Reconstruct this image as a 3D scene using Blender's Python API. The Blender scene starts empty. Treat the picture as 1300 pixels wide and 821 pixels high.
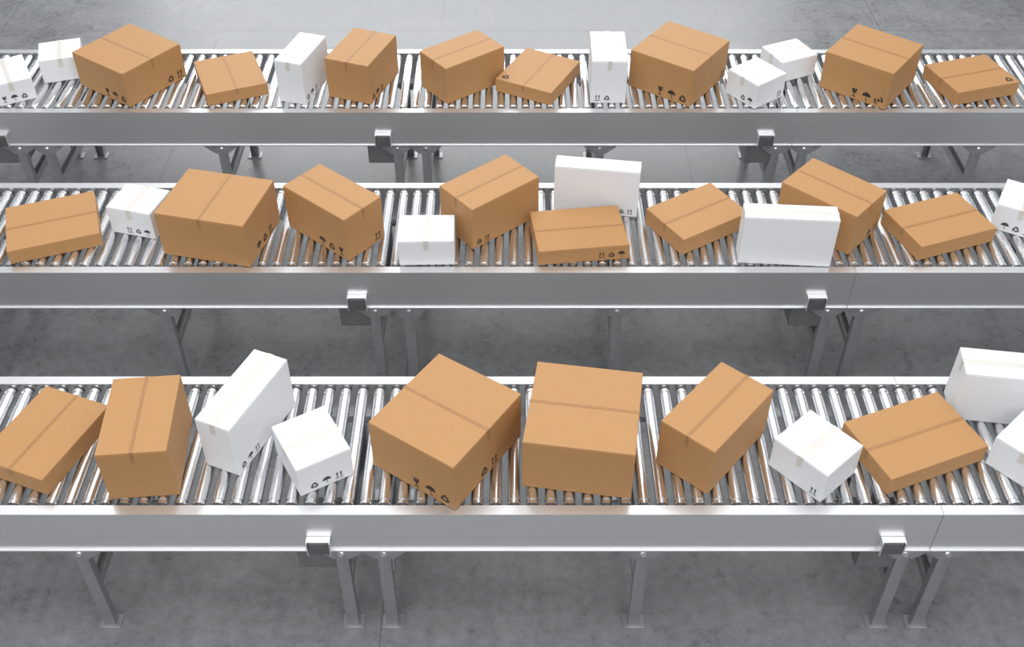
import bpy, math, bmesh
from mathutils import Vector, Matrix
f=1400.0; th=math.atan(1223/1400.0); CH=3.05; ZR=0.70
# ---------------- materials
def mat(name, base, rough=.5, metal=0.0, noise=None, bump=None, spec=None):
    m=bpy.data.materials.new(name); m.use_nodes=True
    nt=m.node_tree; b=nt.nodes['Principled BSDF']
    b.inputs['Base Color'].default_value=(*base,1); b.inputs['Roughness'].default_value=rough; b.inputs['Metallic'].default_value=metal
    if spec is not None: b.inputs['Specular IOR Level'].default_value=spec
    tc=nt.nodes.new('ShaderNodeTexCoord')
    if noise:
        sc,amt,stretch=noise
        mp=nt.nodes.new('ShaderNodeMapping'); mp.inputs['Scale'].default_value=stretch
        nt.links.new(tc.outputs['Object'],mp.inputs['Vector'])
        n=nt.nodes.new('ShaderNodeTexNoise'); n.inputs['Scale'].default_value=sc; n.inputs['Detail'].default_value=5
        nt.links.new(mp.outputs['Vector'],n.inputs['Vector'])
        r=nt.nodes.new('ShaderNodeValToRGB')
        r.color_ramp.elements[0].position=.3; r.color_ramp.elements[1].position=.7
        r.color_ramp.elements[0].color=(*[x*(1-amt) for x in base],1)
        r.color_ramp.elements[1].color=(*[min(1,x*(1+amt)) for x in base],1)
        nt.links.new(n.outputs['Fac'],r.inputs['Fac']); nt.links.new(r.outputs['Color'],b.inputs['Base Color'])
        if bump:
            bp=nt.nodes.new('ShaderNodeBump'); bp.inputs['Strength'].default_value=bump; bp.inputs['Distance'].default_value=.002
            nt.links.new(n.outputs['Fac'],bp.inputs['Height']); nt.links.new(bp.outputs['Normal'],b.inputs['Normal'])
    return m
M={}
M['brown']=mat('brown_cardboard',(.435,.227,.086),.6,0,(60,.02,(1,1,1)),.02)
M['white']=mat('white_cardboard',(.75,.76,.78),.5,0,(60,.01,(1,1,1)),.01)
M['tapeb']=mat('brown_packing_tape',(.34,.17,.062),.5,0,(30,.06,(1,1,1)))
M['tapew']=mat('beige_packing_tape',(.63,.60,.56),.4,0,(30,.04,(1,1,1)))
M['ink']=mat('black_ink',(.025,.018,.014),.6,0,(60,.2,(1,1,1)))
M['inkg']=mat('grey_ink',(.05,.05,.055),.6,0,(60,.2,(1,1,1)))
M['chrome']=mat('polished_roller_steel',(.83,.84,.855),.26,1,(20,.03,(1,.05,1)))
M['steel']=mat('satin_steel',(.76,.77,.78),.36,.88,(9,.02,(.05,1,2)))
M['galv']=mat('galvanised_steel',(.40,.41,.42),.5,.75,(18,.12,(1,1,1)))
M['dark']=mat('dark_plastic',(.05,.052,.055),.4,0,(20,.2,(1,1,1)))
M['sensor']=mat('grey_sensor_plastic',(.13,.135,.14),.4,0.3,(20,.2,(1,1,1)))
M['bolt']=mat('bolt_steel',(.85,.85,.86),.22,1,(30,.05,(1,1,1)))
M['house']=mat('dark_painted_steel',(.22,.225,.23),.45,.6,(20,.1,(1,1,1)))
M['wall']=mat('painted_wall',(.62,.64,.66),.7,0,(2,.06,(1,1,1)))
def concrete():
    m=bpy.data.materials.new('polished_concrete'); m.use_nodes=True
    nt=m.node_tree; b=nt.nodes['Principled BSDF']; L=nt.links.new
    tc=nt.nodes.new('ShaderNodeTexCoord')
    def noise(sc,det,rough=.6,dist=0):
        n=nt.nodes.new('ShaderNodeTexNoise'); n.inputs['Scale'].default_value=sc; n.inputs['Detail'].default_value=det; n.inputs['Roughness'].default_value=rough; n.inputs['Distortion'].default_value=dist
        L(tc.outputs['Object'],n.inputs['Vector']); return n
    n1=noise(1.1,10,.7,.4); n2=noise(4.5,9,.76,.6); n3=noise(24,6,.75)
    def mix(a,bb,fac):
        x=nt.nodes.new('ShaderNodeMix'); x.data_type='FLOAT'; x.inputs[0].default_value=fac
        L(a,x.inputs[2]); L(bb,x.inputs[3]); return x.outputs[0]
    h=mix(n1.outputs['Fac'],n2.outputs['Fac'],.55); h2=mix(h,n3.outputs['Fac'],.36)
    r=nt.nodes.new('ShaderNodeValToRGB'); r.color_ramp.elements[0].position=.40; r.color_ramp.elements[1].position=.60
    r.color_ramp.elements[0].color=(.130,.134,.139,1); r.color_ramp.elements[1].color=(.255,.26,.266,1)
    L(h2,r.inputs['Fac'])
    br=nt.nodes.new('ShaderNodeTexBrick'); br.offset=0.5
    br.inputs['Scale'].default_value=1; br.inputs['Mortar Size'].default_value=.004; br.inputs['Brick Width'].default_value=3.1; br.inputs['Row Height'].default_value=2.6
    mp=nt.nodes.new('ShaderNodeMapping'); mp.inputs['Location'].default_value=(.5,.75,0)
    L(tc.outputs['Object'],mp.inputs['Vector']); L(mp.outputs['Vector'],br.inputs['Vector'])
    mx=nt.nodes.new('ShaderNodeMix'); mx.data_type='RGBA'; L(br.outputs['Fac'],mx.inputs[0]); L(r.outputs['Color'],mx.inputs[6]); mx.inputs[7].default_value=(.12,.12,.125,1)
    L(mx.outputs[2],b.inputs['Base Color'])
    rr=nt.nodes.new('ShaderNodeMapRange'); rr.inputs['From Min'].default_value=.40; rr.inputs['From Max'].default_value=.60; rr.inputs['To Min'].default_value=.22; rr.inputs['To Max'].default_value=.46
    L(h2,rr.inputs['Value']); L(rr.outputs['Result'],b.inputs['Roughness'])
    b.inputs['Specular IOR Level'].default_value=.55
    bp=nt.nodes.new('ShaderNodeBump'); bp.inputs['Strength'].default_value=.16; bp.inputs['Distance'].default_value=.01
    L(h2,bp.inputs['Height']); L(bp.outputs['Normal'],b.inputs['Normal'])
    return m
M['concrete']=concrete()
# ---------------- helpers
COL=bpy.context.scene.collection
def new_obj(name,me,parent=None,loc=(0,0,0),rot=0):
    o=bpy.data.objects.new(name,me); COL.objects.link(o)
    o.location=loc; o.rotation_euler=(0,0,rot)
    if parent: o.parent=parent
    return o
def mesh_from_bm(bm,name,mats):
    me=bpy.data.meshes.new(name); bm.normal_update(); bm.to_mesh(me); bm.free()
    for k in mats: me.materials.append(M[k])
    return me
def add_box(bm,x0,x1,y0,y1,z0,z1,mi=0,bev=0):
    vs=[bm.verts.new(p) for p in [(x0,y0,z0),(x1,y0,z0),(x1,y1,z0),(x0,y1,z0),(x0,y0,z1),(x1,y0,z1),(x1,y1,z1),(x0,y1,z1)]]
    fs=[bm.faces.new([vs[i] for i in q]) for q in [(0,3,2,1),(4,5,6,7),(0,1,5,4),(1,2,6,5),(2,3,7,6),(3,0,4,7)]]
    for q in fs: q.material_index=mi
    if bev:
        es=list({e for q in fs for e in q.edges})
        r=bmesh.ops.bevel(bm,geom=es,offset=bev,segments=2,profile=.5,affect='EDGES',clamp_overlap=True)
        for q in r['faces']: q.material_index=mi
def box_mesh(name,mats,*boxes):
    bm=bmesh.new()
    for b in boxes: add_box(bm,*b)
    return mesh_from_bm(bm,name,mats)
def extrude_x(bm,prof,x0,x1,mi=0):
    a=[bm.verts.new((x0,y,z)) for y,z in prof]; b=[bm.verts.new((x1,y,z)) for y,z in prof]
    n=len(prof); fs=[]
    for i in range(n):
        j=(i+1)%n; fs.append(bm.faces.new([a[i],b[i],b[j],a[j]]))
    fs.append(bm.faces.new(a)); fs.append(bm.faces.new(list(reversed(b))))
    for q in fs: q.material_index=mi
    bmesh.ops.recalc_face_normals(bm,faces=fs)
def lathe_y(prof,mats,name,n=24):
    bm=bmesh.new(); rings=[]
    for y,r,mi in prof:
        rings.append([bm.verts.new((r*math.cos(2*math.pi*i/n),y,r*math.sin(2*math.pi*i/n))) for i in range(n)])
    for k in range(len(prof)-1):
        flat=abs(prof[k][0]-prof[k+1][0])<1e-6
        for i in range(n):
            j=(i+1)%n
            q=bm.faces.new([rings[k][i],rings[k+1][i],rings[k+1][j],rings[k][j]])
            q.material_index=prof[k][2]; q.smooth=not flat
    bm.faces.new(rings[0]); bm.faces.new(list(reversed(rings[-1])))
    bmesh.ops.recalc_face_normals(bm,faces=bm.faces)
    for k in range(1,len(prof)-1):
        for i in range(n):
            e=bm.edges.get((rings[k][i],rings[k][(i+1)%n]))
            if e: e.smooth=False
    return mesh_from_bm(bm,name,mats)
# ---------------- setting
def struct(name,box,m,label):
    o=new_obj(name,box_mesh(name,[m],box)); o['kind']='structure'; o['label']=label
struct('floor',(-8,8,-3,13,-.1,0),'concrete','polished grey concrete slab floor with joints')
struct('wall_back',(-8,8,13,13.2,0,6.5),'wall','plain pale grey painted hall wall')
struct('wall_left',(-8.2,-8,-3,13,0,6.5),'wall','plain pale grey painted hall wall')
struct('wall_right',(8,8.2,-3,13,0,6.5),'wall','plain pale grey painted hall wall')
# ---------------- conveyor parts
W=.655; RR=.0225; PITCH=.064
X0,X1,SEAM=-3.1,3.15,1.472
def rail(x0,x1,far):
    prof=[(0,-.003),(.040,-.003),(.040,-.022),(.036,-.022),(.036,-.007),(.004,-.007),(.004,-.197),(.030,-.197),(.030,-.203),(-.008,-.203),(-.008,-.198),(0,-.197)]
    if far: prof=[(W-y,z) for y,z in prof]
    bm=bmesh.new(); extrude_x(bm,prof,x0,x1)
    return mesh_from_bm(bm,'side_rail',['steel'])
rail_meshes=[rail(X0,SEAM-.001,False),rail(SEAM+.001,X1,False),rail(X0,SEAM-.001,True),rail(SEAM+.001,X1,True)]
q=RR-.025
roller_me=lathe_y([(.006,.007,0),(.043,.007,1),(.043,.021+q,1),(.050,.021+q,0),(.050,.025+q,0),(.060,.025+q,0),(.062,.022+q,0),(.067,.022+q,0),(.069,.025+q,0),
  (.566,.025+q,0),(.568,.0215+q,0),(.574,.0215+q,0),(.576,.025+q,0),(.590,.025+q,0),(.590,.0235+q,1),(.604,.0235+q,1),(.604,.016,0),(.612,.016,0),(.612,.007,0),(W-.006,.007,0)],['chrome','dark'],'roller')
def leg_mesh(sign):
    bm=bmesh.new()
    h=ZR-.203
    add_box(bm,-.022,.022,.000,.004,.006,h,0)
    add_box(bm,-.022,-.018,.004,.034,.006,h-.02,0)
    add_box(bm,.018,.022,.004,.034,.006,h-.02,0)
    add_box(bm,-.040,.040,-.012,.048,0,.006,0,.001)
    pts=[(-.085,h),(.085,h),(.085,h-.012),(.032,h-.055),(-.032,h-.055),(-.085,h-.012)]
    a=[bm.verts.new((x,-.005,z)) for x,z in pts]; b=[bm.verts.new((x,-.0005,z)) for x,z in pts]
    bm.faces.new(a); bm.faces.new(list(reversed(b)))
    for i in range(6):
        j=(i+1)%6; bm.faces.new([a[j],a[i],b[i],b[j]])
    add_box(bm,-.085,.085,-.005,.045,h-.004,h,0)
    if sign<0: bmesh.ops.scale(bm,vec=(1,-1,1),verts=bm.verts)
    bmesh.ops.recalc_face_normals(bm,faces=bm.faces)
    return mesh_from_bm(bm,'leg',['galv'])
leg_n=leg_mesh(1); leg_f=leg_mesh(-1)
bm=bmesh.new()
bmesh.ops.create_cone(bm,cap_ends=True,segments=6,radius1=.009,radius2=.009,depth=.008,matrix=Matrix.Rotation(math.pi/2,4,'X'))
bmesh.ops.create_cone(bm,cap_ends=True,segments=16,radius1=.012,radius2=.012,depth=.002,matrix=Matrix.Translation((0,.004,0))@Matrix.Rotation(math.pi/2,4,'X'))
bolt_me=mesh_from_bm(bm,'bolt',['bolt'])
cross_me=box_mesh('cross_member',['galv'],(-.018,.018,.045,W-.045,-.018,-.014),(-.018,-.014,.045,W-.045,-.014,.018),(.014,.018,.045,W-.045,-.014,.018))
brk_me=box_mesh('rail_bracket',['steel'],(-.042,.042,-.026,-.0005,-.004,.000,0,.001),(-.042,-.037,-.030,-.0005,-.075,-.004,0,.001),(.037,.042,-.030,-.0005,-.075,-.004,0,.001))
sens_me=box_mesh('sensor_body',['sensor'],(-.036,.036,-.028,-.001,-.068,-.006,0,.004))
pan_me=box_mesh('drive_panel',['house'],(-.09,.09,0,.003,-.12,0,0),(-.09,-.087,.003,.22,-.12,0,0),(.087,.09,.003,.22,-.12,0,0),(-.09,.09,.003,.22,-.004,0,0))
YN=[4.866,3.594,2.3215]
for ci,yn in enumerate(YN):
    e=bpy.data.objects.new('roller_conveyor',None); COL.objects.link(e); e.location=(0,yn,0); e.empty_display_size=.3
    e['label']='long steel roller conveyor with chrome rollers and brushed side rails'; e['category']='conveyor'; e['group']='parallel roller conveyors'
    for me in rail_meshes: new_obj('side_rail',me,e,(0,0,ZR))
    n=int((X1-X0-.03)/PITCH)
    for i in range(n):
        o=new_obj('roller',roller_me,e,(X0+.035+i*PITCH,0,ZR-RR))
        o.rotation_euler=(0,(i*37%24)*.01,0)
    for X in (-2.6,-2.456,-1.535,-.606,-.456,.465,1.394,1.544,2.465):
        for yy,me,sg_ in ((.006,leg_n,-1),(W-.006,leg_f,1)):
            l=new_obj('leg',me,e,(X,yy,0))
            if sg_<0: new_obj('bolt',bolt_me,l,(0,-.009,ZR-.228))
        new_obj('cross_member',cross_me,e,(X,0,.25))
    for X in (-2.674,-.674,1.326):
        b=new_obj('rail_bracket',brk_me,e,(X,0,ZR-.125)); b['label']='small steel bracket holding a dark sensor'
        s_=new_obj('sensor_body',sens_me,b,(0,0,0)); s_['label']='dark plastic sensor body'
        p=new_obj('drive_panel',pan_me,e,(X,.012,ZR-.2035)); p['label']='dark painted steel panel under the rail'
# ---------------- printed marks
def rotpts(pts,a,cx=.5,cy=.5):
    ca,sa=math.cos(a),math.sin(a)
    return [(cx+(x-cx)*ca-(y-cy)*sa, cy+(x-cx)*sa+(y-cy)*ca) for x,y in pts]
def mark_polys(k):
    P=[]
    if k=='U':
        for x in (.3,.7):
            P.append([(x-.05,.2),(x+.05,.2),(x+.05,.7),(x-.05,.7)])
            P.append([(x-.15,.66),(x+.15,.66),(x,.95)])
        P.append([(.08,.03),(.92,.03),(.92,.11),(.08,.11)])
    elif k=='R':
        for a in (0,2*math.pi/3,4*math.pi/3):
            for q in ([(.22,.13),(.58,.13),(.58,.27),(.30,.27)],[(.56,.03),(.56,.37),(.76,.2)],[(.22,.13),(.30,.27),(.20,.40),(.10,.30)]):
                P.append(rotpts(q,a,.5,.42))
    elif k=='B':
        n=10
        arc=[(.5+.45*math.cos(math.pi*i/n),.48+.45*math.sin(math.pi*i/n)) for i in range(n+1)]
        for i in range(n): P.append([(.5,.50),arc[i],arc[i+1]])
        P.append([(.47,.12),(.53,.12),(.53,.5),(.47,.5)])
        P.append([(.47,.12),(.53,.12),(.56,.08),(.50,.03)]); P.append([(.50,.03),(.56,.08),(.64,.08),(.66,.03)]); P.append([(.64,.08),(.66,.03),(.70,.14),(.65,.14)])
    elif k=='G':
        P.append([(.22,.95),(.30,.55),(.46,.42),(.54,.42),(.50,.62),(.58,.70),(.46,.95)])
        P.append([(.54,.42),(.70,.55),(.78,.95),(.52,.95),(.64,.70),(.56,.62)])
        P.append([(.46,.12),(.54,.12),(.54,.43),(.46,.43)]); P.append([(.28,.03),(.72,.03),(.72,.12),(.28,.12)])
    elif k=='H':
        P.append([(.34,.42),(.62,.36),(.68,.60),(.40,.66)])
        for fl_ in (0,1):
            pts=[(.05,.45),(.14,.20),(.34,.05),(.46,.08),(.30,.22),(.24,.42),(.20,.62),(.10,.66)]
            P.append(pts if not fl_ else [(1-x,1-y+.02) for x,y in pts])
    return P
def marks_mesh(L,Wd,H,marks,inkm):
    bm=bmesh.new(); eps=.0012
    for face,align,codes,size in marks:
        fw={0:L,2:L,1:Wd,3:Wd,'T':L}[face]
        gap=size*.28; tw=len(codes)*size+(len(codes)-1)*gap
        m=.018
        u0=(fw/2-m-tw) if align=='R' else (-fw/2+m if align=='L' else -tw/2)
        v0=.014 if face!='T' else -Wd/2+m
        for i,k in enumerate(codes):
            for poly in mark_polys(k):
                pp=[]
                for x,y in poly:
                    u=u0+i*(size+gap)+x*size; v=v0+y*size
                    if face==2: q=(u,-Wd/2-eps,v)
                    elif face==1: q=(L/2+eps,u,v)
                    elif face==3: q=(-L/2-eps,-u,v)
                    elif face==0: q=(-u,Wd/2+eps,v)
                    else: q=(u,v,H+eps)
                    pp.append(q)
                bm.faces.new([bm.verts.new(p) for p in pp])
    bmesh.ops.triangulate(bm,faces=bm.faces)
    return mesh_from_bm(bm,'printed_marks',[inkm])
def carton(L,Wd,H,kind,tape,marks,loc,yaw,label,group):
    body='brown' if kind=='b' else 'white'
    e=bpy.data.objects.new('cardboard_box',None); COL.objects.link(e); e.location=loc; e.rotation_euler=(0,0,yaw); e.empty_display_size=.1
    e['label']=label; e['category']='cardboard box'; e['group']=group
    ft=.003
    new_obj('carton_body',box_mesh('carton_body',[body],(-L/2,L/2,-Wd/2,Wd/2,0,H-ft-.0006,0,.0035)),e)
    g=.0012; q=.0008
    if tape=='x': fl2=[(-L/2+q,L/2-q,g,Wd/2-q),(-L/2+q,L/2-q,-Wd/2+q,-g)]
    else: fl2=[(g,L/2-q,-Wd/2+q,Wd/2-q),(-L/2+q,-g,-Wd/2+q,Wd/2-q)]
    for (a,b,c_,d) in fl2:
        new_obj('top_flap',box_mesh('top_flap',[body],(a,b,c_,d,H-ft,H,0,.0012)),e)
    tw=.006 if kind=='b' else .011; tt=.0008; dn=min(.05,H*.45)
    if tape=='x': bx=[(-L/2-tt,L/2+tt,-tw,tw,H,H+tt),(-L/2-tt,-L/2,-tw,tw,H-dn,H),(L/2,L/2+tt,-tw,tw,H-dn,H)]
    else: bx=[(-tw,tw,-Wd/2-tt,Wd/2+tt,H,H+tt),(-tw,tw,-Wd/2-tt,-Wd/2,H-dn,H),(-tw,tw,Wd/2,Wd/2+tt,H-dn,H)]
    tp=new_obj('packing_tape',box_mesh('packing_tape',['tapeb' if kind=='b' else 'tapew'],*bx),e); tp['label']='strip of packing tape along the top seam'
    if marks:
        mk=new_obj('printed_marks',marks_mesh(L,Wd,H,marks,'ink' if kind=='b' else 'inkg'),e); mk['label']='black printed handling symbols'
    return e
S=.038
FB='flat brown cardboard box, taped seam'
MB='medium brown cardboard box, taped seam'
BB='large brown cardboard box, taped seam'
SW='small white cardboard box'
TW='tall narrow white cardboard box'
BOXES=[
(-1.668,2.625,-21.0,.280,.372,.081,'b','y',[],FB+', beside medium brown box'),
(-1.283,2.571,5.2,.236,.356,.231,'b','y',[],MB+', next to white one'),
(-.948,2.684,-23,.140,.372,.238,'w','y',[(1,'L','RBU',.033)],TW+', symbols on broad side'),
(-.701,2.546,30.2,.201,.232,.137,'w','x',[(2,'C','RBU',.036)],SW+', handling symbols on side'),
(-.230,2.606,-34.0,.362,.405,.223,'b','x',[(2,'R','GBR',.048),(1,'C','RU',.048)],BB+', turned, printed symbols'),
(.251,2.605,-8.7,.381,.387,.231,'b','x',[],BB+', plain sides'),
(.717,2.619,-41.0,.219,.379,.222,'b','y',[],MB+', diagonal, plain sides'),
(1.061,2.521,-48.5,.225,.204,.142,'w','y',[(2,'R','U',.036)],SW+', diagonal, symbol near base'),
(1.435,2.613,21.7,.412,.284,.079,'b','x',[],FB+', between white boxes'),
(1.817,2.800,-8,.38,.14,.235,'w','x',[],'large white cardboard box with beige tape on edge'),
(1.832,2.540,-48,.210,.215,.140,'w','y',[],SW+', beside larger white one'),
(-2.035,3.868,20,.385,.334,.068,'b','x',[],FB+', beside small white box'),
(-1.655,3.935,-15,.215,.185,.138,'w','y',[(2,'R','URB',.034)],SW+', behind large brown one'),
(-1.281,3.837,-13,.405,.339,.222,'b','y',[(1,'C','BRU',.048)],BB+', symbols on side'),
(-.782,3.874,-40,.386,.220,.223,'b','x',[(2,'R','BRG',.046),(1,'R','U',.046)],MB+', symbols on two sides'),
(-.367,3.733,1,.239,.184,.131,'w','y',[],SW+', square to the side rail'),
(-.099,3.957,-50,.232,.379,.216,'b','y',[(1,'L','RU',.034)],MB+', diagonal, beside white'),
(.383,4.048,-8,.380,.088,.245,'w','x',[(2,'R','RU',.030)],'wide thin white cardboard box on edge, symbols'),
(.293,3.804,7,.397,.286,.076,'b','x',[(2,'R','URB',.034)],FB+', before standing white box'),
(.825,3.919,-58,.268,.370,.085,'b','y',[],FB+', turned diagonally'),
(1.173,3.693,-4,.393,.101,.248,'w','x',[],'wide thin white cardboard box on edge, plain'),
(1.412,3.930,-43,.372,.259,.208,'b','x',[(1,'R','RU',.040)],MB+', behind white one'),
(1.891,3.870,20,.391,.282,.075,'b','x',[],FB+', beside medium brown box'),
(2.288,3.947,-30,.215,.221,.131,'w','y',[(2,'C','BRU',S)],SW+', printed symbols'),
(-2.643,5.077,28,.214,.276,.120,'w','y',[(2,'C','GBR',S)],SW+', row of symbols'),
(-2.421,5.279,17,.216,.209,.131,'w','y',[],SW+', plain, near far rail'),
(-2.023,5.180,-35,.395,.385,.195,'b','x',[(2,'R','GBR',.048),(1,'R','RU',.048)],BB+', symbols on two sides'),
(-1.495,5.151,22,.318,.370,.068,'b','y',[],FB+', beside large brown box'),
(-1.094,5.102,-17,.150,.311,.238,'w','y',[(1,'L','RBU',S)],TW+', symbols on side'),
(-.786,5.141,-20,.245,.348,.225,'b','y',[(1,'L','RBU',S)],MB+', beside white box'),
(-.261,5.148,38,.376,.237,.208,'b','x',[],MB+', diagonal, no symbols'),
(.140,5.164,-27,.324,.370,.075,'b','y',[('T','L','R',.05)],FB+', recycling symbol'),
(.500,5.112,-1,.183,.318,.243,'w','y',[(2,'L','UR',S)],TW+', square to rail'),
(.882,5.178,-36,.372,.391,.213,'b','x',[(2,'R','GBR',.052),(1,'R','U',.05)],BB+', diagonal, large symbols'),
(1.272,5.041,37,.213,.211,.138,'w','x',[(3,'R','RB',S),(2,'R','U',S)],SW+', diagonal, symbols near base'),
(1.488,5.288,24,.225,.196,.121,'w','x',[],SW+', plain, behind another'),
(1.893,5.152,-38,.372,.383,.210,'b','x',[(2,'R','GBH',.052)],BB+', glass and umbrella symbols'),
(2.428,5.129,17,.375,.305,.075,'b','x',[('T','R','R',.05)],FB+', symbol on top'),
]
for x,y,a,L,Wd,H,kind,tape,marks,lab in BOXES:
    row='front' if y<3.2 else ('middle' if y<4.6 else 'far')
    carton(L,Wd,H,kind,tape,marks,(x,y,ZR),math.radians(a),lab,'boxes on the '+row+' conveyor')
# ---------------- camera
cd=bpy.data.cameras.new('camera'); cam=bpy.data.objects.new('camera',cd); COL.objects.link(cam)
cam.location=(0,0,ZR+CH); cam.rotation_euler=(math.pi/2-th,0,0)
cd.sensor_width=36; cd.lens=36*f/1300; cd.shift_y=-45/1300; cd.clip_end=100
bpy.context.scene.camera=cam
# ---------------- light
w=bpy.data.worlds.new('world'); bpy.context.scene.world=w; w.use_nodes=True
nt=w.node_tree; bg=nt.nodes['Background']
tc=nt.nodes.new('ShaderNodeTexCoord'); sp=nt.nodes.new('ShaderNodeSeparateXYZ'); nt.links.new(tc.outputs['Generated'],sp.inputs[0])
r=nt.nodes.new('ShaderNodeValToRGB'); nt.links.new(sp.outputs['Z'],r.inputs['Fac'])
r.color_ramp.elements[0].position=0; r.color_ramp.elements[0].color=(.60,.62,.64,1)
r.color_ramp.elements[1].position=.8; r.color_ramp.elements[1].color=(.75,.77,.80,1)
nt.links.new(r.outputs['Color'],bg.inputs['Color']); bg.inputs['Strength'].default_value=.68
def area(loc,target,sx,sy,power,col=(1,1,1)):
    l=bpy.data.lights.new('added_light','AREA'); l.shape='RECTANGLE'; l.size=sx; l.size_y=sy; l.energy=power; l.color=col
    o=bpy.data.objects.new('added_light',l); COL.objects.link(o); o.location=loc
    d=Vector(target)-Vector(loc); o.rotation_euler=d.to_track_quat('-Z','Y').to_euler()
for x in (-3.6,-1.2,1.2,3.6): area((x,4.6,6.2),(x,4.6,0),1.0,8.4,100)  # unseen overhead softbox strips, added for light and highlights along the rollers
area((-.6,12.5,3.4),(-.4,5.2,0),8,3.4,400,(.97,.99,1))  # added low back light out of frame, gives the far floor its sheen
area((0,-2,5.8),(0,3.8,.7),11,2.5,300)  # added fill light behind the camera, brightens the box fronts
bpy.context.scene.view_settings.view_transform='Standard'
